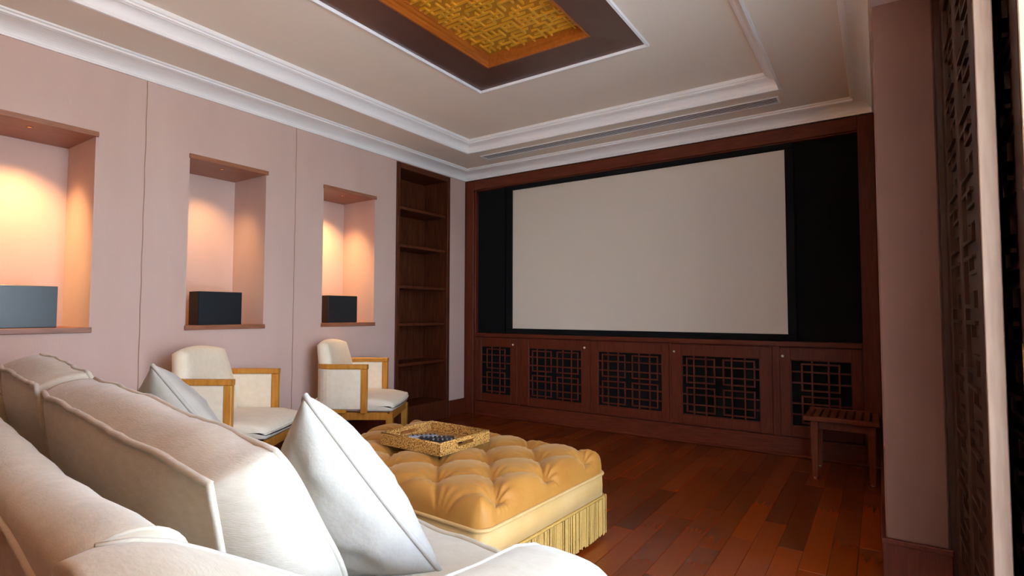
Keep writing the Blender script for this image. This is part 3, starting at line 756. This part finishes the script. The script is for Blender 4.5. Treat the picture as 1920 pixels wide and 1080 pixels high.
# ---------------------------------------------------------------- slatted stool
st = empty('stool', (3.535, -.34, 0)); tag(st, 'small dark wooden stool with a slatted top in front of the cabinets', 'stool')
x0, x1, y0, y1, zt = 3.312, 3.735, -.555, -.120, .405
for (x, y) in ((3.375, -.50), (3.69, -.50), (3.375, -.165), (3.69, -.165)):
    MB().loft([[(x+dx*r_-3.535, y+dy*r_+.34, z) for dx, dy in ((-1, -1), (1, -1), (1, 1), (-1, 1))] for z, r_ in ((.006, .014), (.2, .019), (zt-.03, .022))]).build('leg', 'stool_wood', st)
    f_ = MB().loft([[(r_*math.cos(j*.7854), r_*math.sin(j*.7854), z) for j in range(8)] for z, r_ in ((0, .010), (.004, .012), (.008, .010))]).build('glide', 'silver_knob', st, True); f_.location = (x-3.535, y+.34, 0)
for y in (-.50, -.165): bx('apron', 'stool_wood', st, 3.397, 3.668, y-.010, y+.010, zt-.085, zt-.031, .002)
for x in (3.375, 3.69): bx('apron', 'stool_wood', st, x-.010, x+.010, -.478, -.187, zt-.085, zt-.031, .002)
for k in range(9):
    a = x0+k*(x1-x0)/9
    bx('slat', 'stool_wood', st, a+.006, a+(x1-x0)/9-.006, y0+.012, y1-.012, zt-.026, zt-.004, .003)
for y in (y0, y1-.03): bx('end_rail', 'stool_wood', st, x0, x1, y, y+.03, zt-.031, zt, .004)

# ---------------------------------------------------------------- sliding lattice doors
def leaf(n, x0, x1, ya, yb, label, handle=False):
    g = empty('door_%d' % n, ((x0+x1)/2, yb, 0)); tag(g, label, kind='structure')
    z0, z1 = .006, 2.37; sw = .085
    for (a, b) in ((ya, ya+sw), (yb-sw, yb)): 
        o = bx('stile', 'door_wood', g, x0, x1, a, b, z0, z1, .004)
    bx('edge_strip', 'edge_wood', g, x0+.002, x1-.002, ya-.006, ya, z0, z1, .002)
    bx('rail', 'door_wood', g, x0, x1, ya+sw, yb-sw, z0, z0+.16, .004); bx('rail', 'door_wood', g, x0, x1, ya+sw, yb-sw, z1-.12, z1, .004)
    mid = (ya+yb)/2
    bx('muntin', 'door_wood', g, x0, x1, mid-.03, mid+.03, z0+.16, z1-.12, .004)
    bx('panel', 'door_wood', g, (x0+x1)/2-.006, (x0+x1)/2+.006, ya+sw, yb-sw, z0+.16, z1-.12, 0)
    um_ = None
    for (a, b) in ((ya+sw, mid-.03), (mid+.03, yb-sw)):
        w_ = b-a; z = z0+.19; k = 0
        while z < z1-.20 and k < 40:
            for (ua, ub, za, zb_) in ((0, .62, .0, .012), (.62-.03, .62+.03, .0, .05), (.38, 1, .05, .062)):
                if k % 2: ua, ub = 1-ub, 1-ua
                if um_ is None:
                    o = MB().box(-.5, .5, -.5, .5, -.5, .5).build('fret_bar', 'door_wood', g); um_ = o.data
                else: o = bpy.data.objects.new('fret_bar', um_); col.objects.link(o); o.parent = g
                o.location = Vector((x0+.012, a+(ua+ub)/2*w_, z+(za+zb_)/2))-g.location; o.scale = (.016, (ub-ua)*w_, zb_-za)
            z += .1; k += 1
    if handle:
        hy_ = ya+.035
        pts = [(x0-.003, hy_-.014, .885), (x0-.003, hy_-.014, 1.005), (x0-.003, hy_+.014, 1.005), (x0-.003, hy_+.014, .885)]
        MB().tube([Vector(a).lerp(Vector(b), q/6) for a, b in zip(pts, pts[1:]+pts[:1]) for q in range(6)], .003, 8, True).build('handle_ring', 'brass', g, True, off=g.location)
        bx('handle_plate', 'brass', g, x0-.003, x0+.002, hy_-.012, hy_+.012, .888, 1.002, .001)
    return g
leaf(1, 3.976, 4.018, -2.74, -1.9, 'dark wooden sliding door leaf with carved fretwork beside the fabric pillar')
leaf(2, 4.046, 4.09, -2.85, -1.95, 'dark wooden sliding door leaf with brass pull in the outer track', True)
jm = MB().box(XW+.206, 4.12, -1.9, -1.80, 0, 2.6, .004).build('trim_6', 'door_wood'); tag(jm, 'dark wooden door jamb beside the pillar', kind='structure')
hd = MB().box(XW+.19, 4.12, -5.6, -1.9, 2.375, 2.62, .004).build('trim_7', 'door_wood'); tag(hd, 'dark wooden head of the sliding door opening', kind='structure')


# ---------------------------------------------------------------- torchiere added behind the sofa, unseen, for warm fill light
g = empty('added_floor_lamp', (3.1, -5.0, 0)); tag(g, 'added brass torchiere behind the sofa, unseen, for warm fill light', 'floor lamp')
def lathe(prof_, n=20): return MB().loft([[(rad*math.cos(6.28318*j/n), rad*math.sin(6.28318*j/n), z) for j in range(n)] for rad, z in prof_])
lathe([(.14, 0), (.14, .015), (.03, .03), (.015, .05)]).build('base', 'brass', g, True)
MB().tube([(0, 0, .04), (0, 0, 1.66)], .011, 10).build('pole', 'brass', g, True)
lathe([(.02, 1.64), (.09, 1.66), (.15, 1.70), (.18, 1.755), (.176, 1.757), (.146, 1.706), (.085, 1.668), (.012, 1.65)]).build('dish', 'plaster', g, True)
bm = bmesh.new(); bmesh.ops.create_uvsphere(bm, u_segments=12, v_segments=8, radius=.03); me = bpy.data.meshes.new('fill_bulb'); bm.to_mesh(me); bm.free(); me.materials.append(MATS['fill_bulb'])
bo = bpy.data.objects.new('fill_bulb', me); col.objects.link(bo); bo.parent = g; bo.location = (0, 0, 1.715)
ld = bpy.data.lights.new('fill_light', 'POINT'); ld.energy = 430*LAMP; ld.color = (1, .55, .25); ld.shadow_soft_size = .032  # warm fill for ceiling and far room, from the added lamp
lo_ = bpy.data.objects.new('fill_light', ld); col.objects.link(lo_); lo_.parent = g; lo_.location = (0, 0, 1.715)
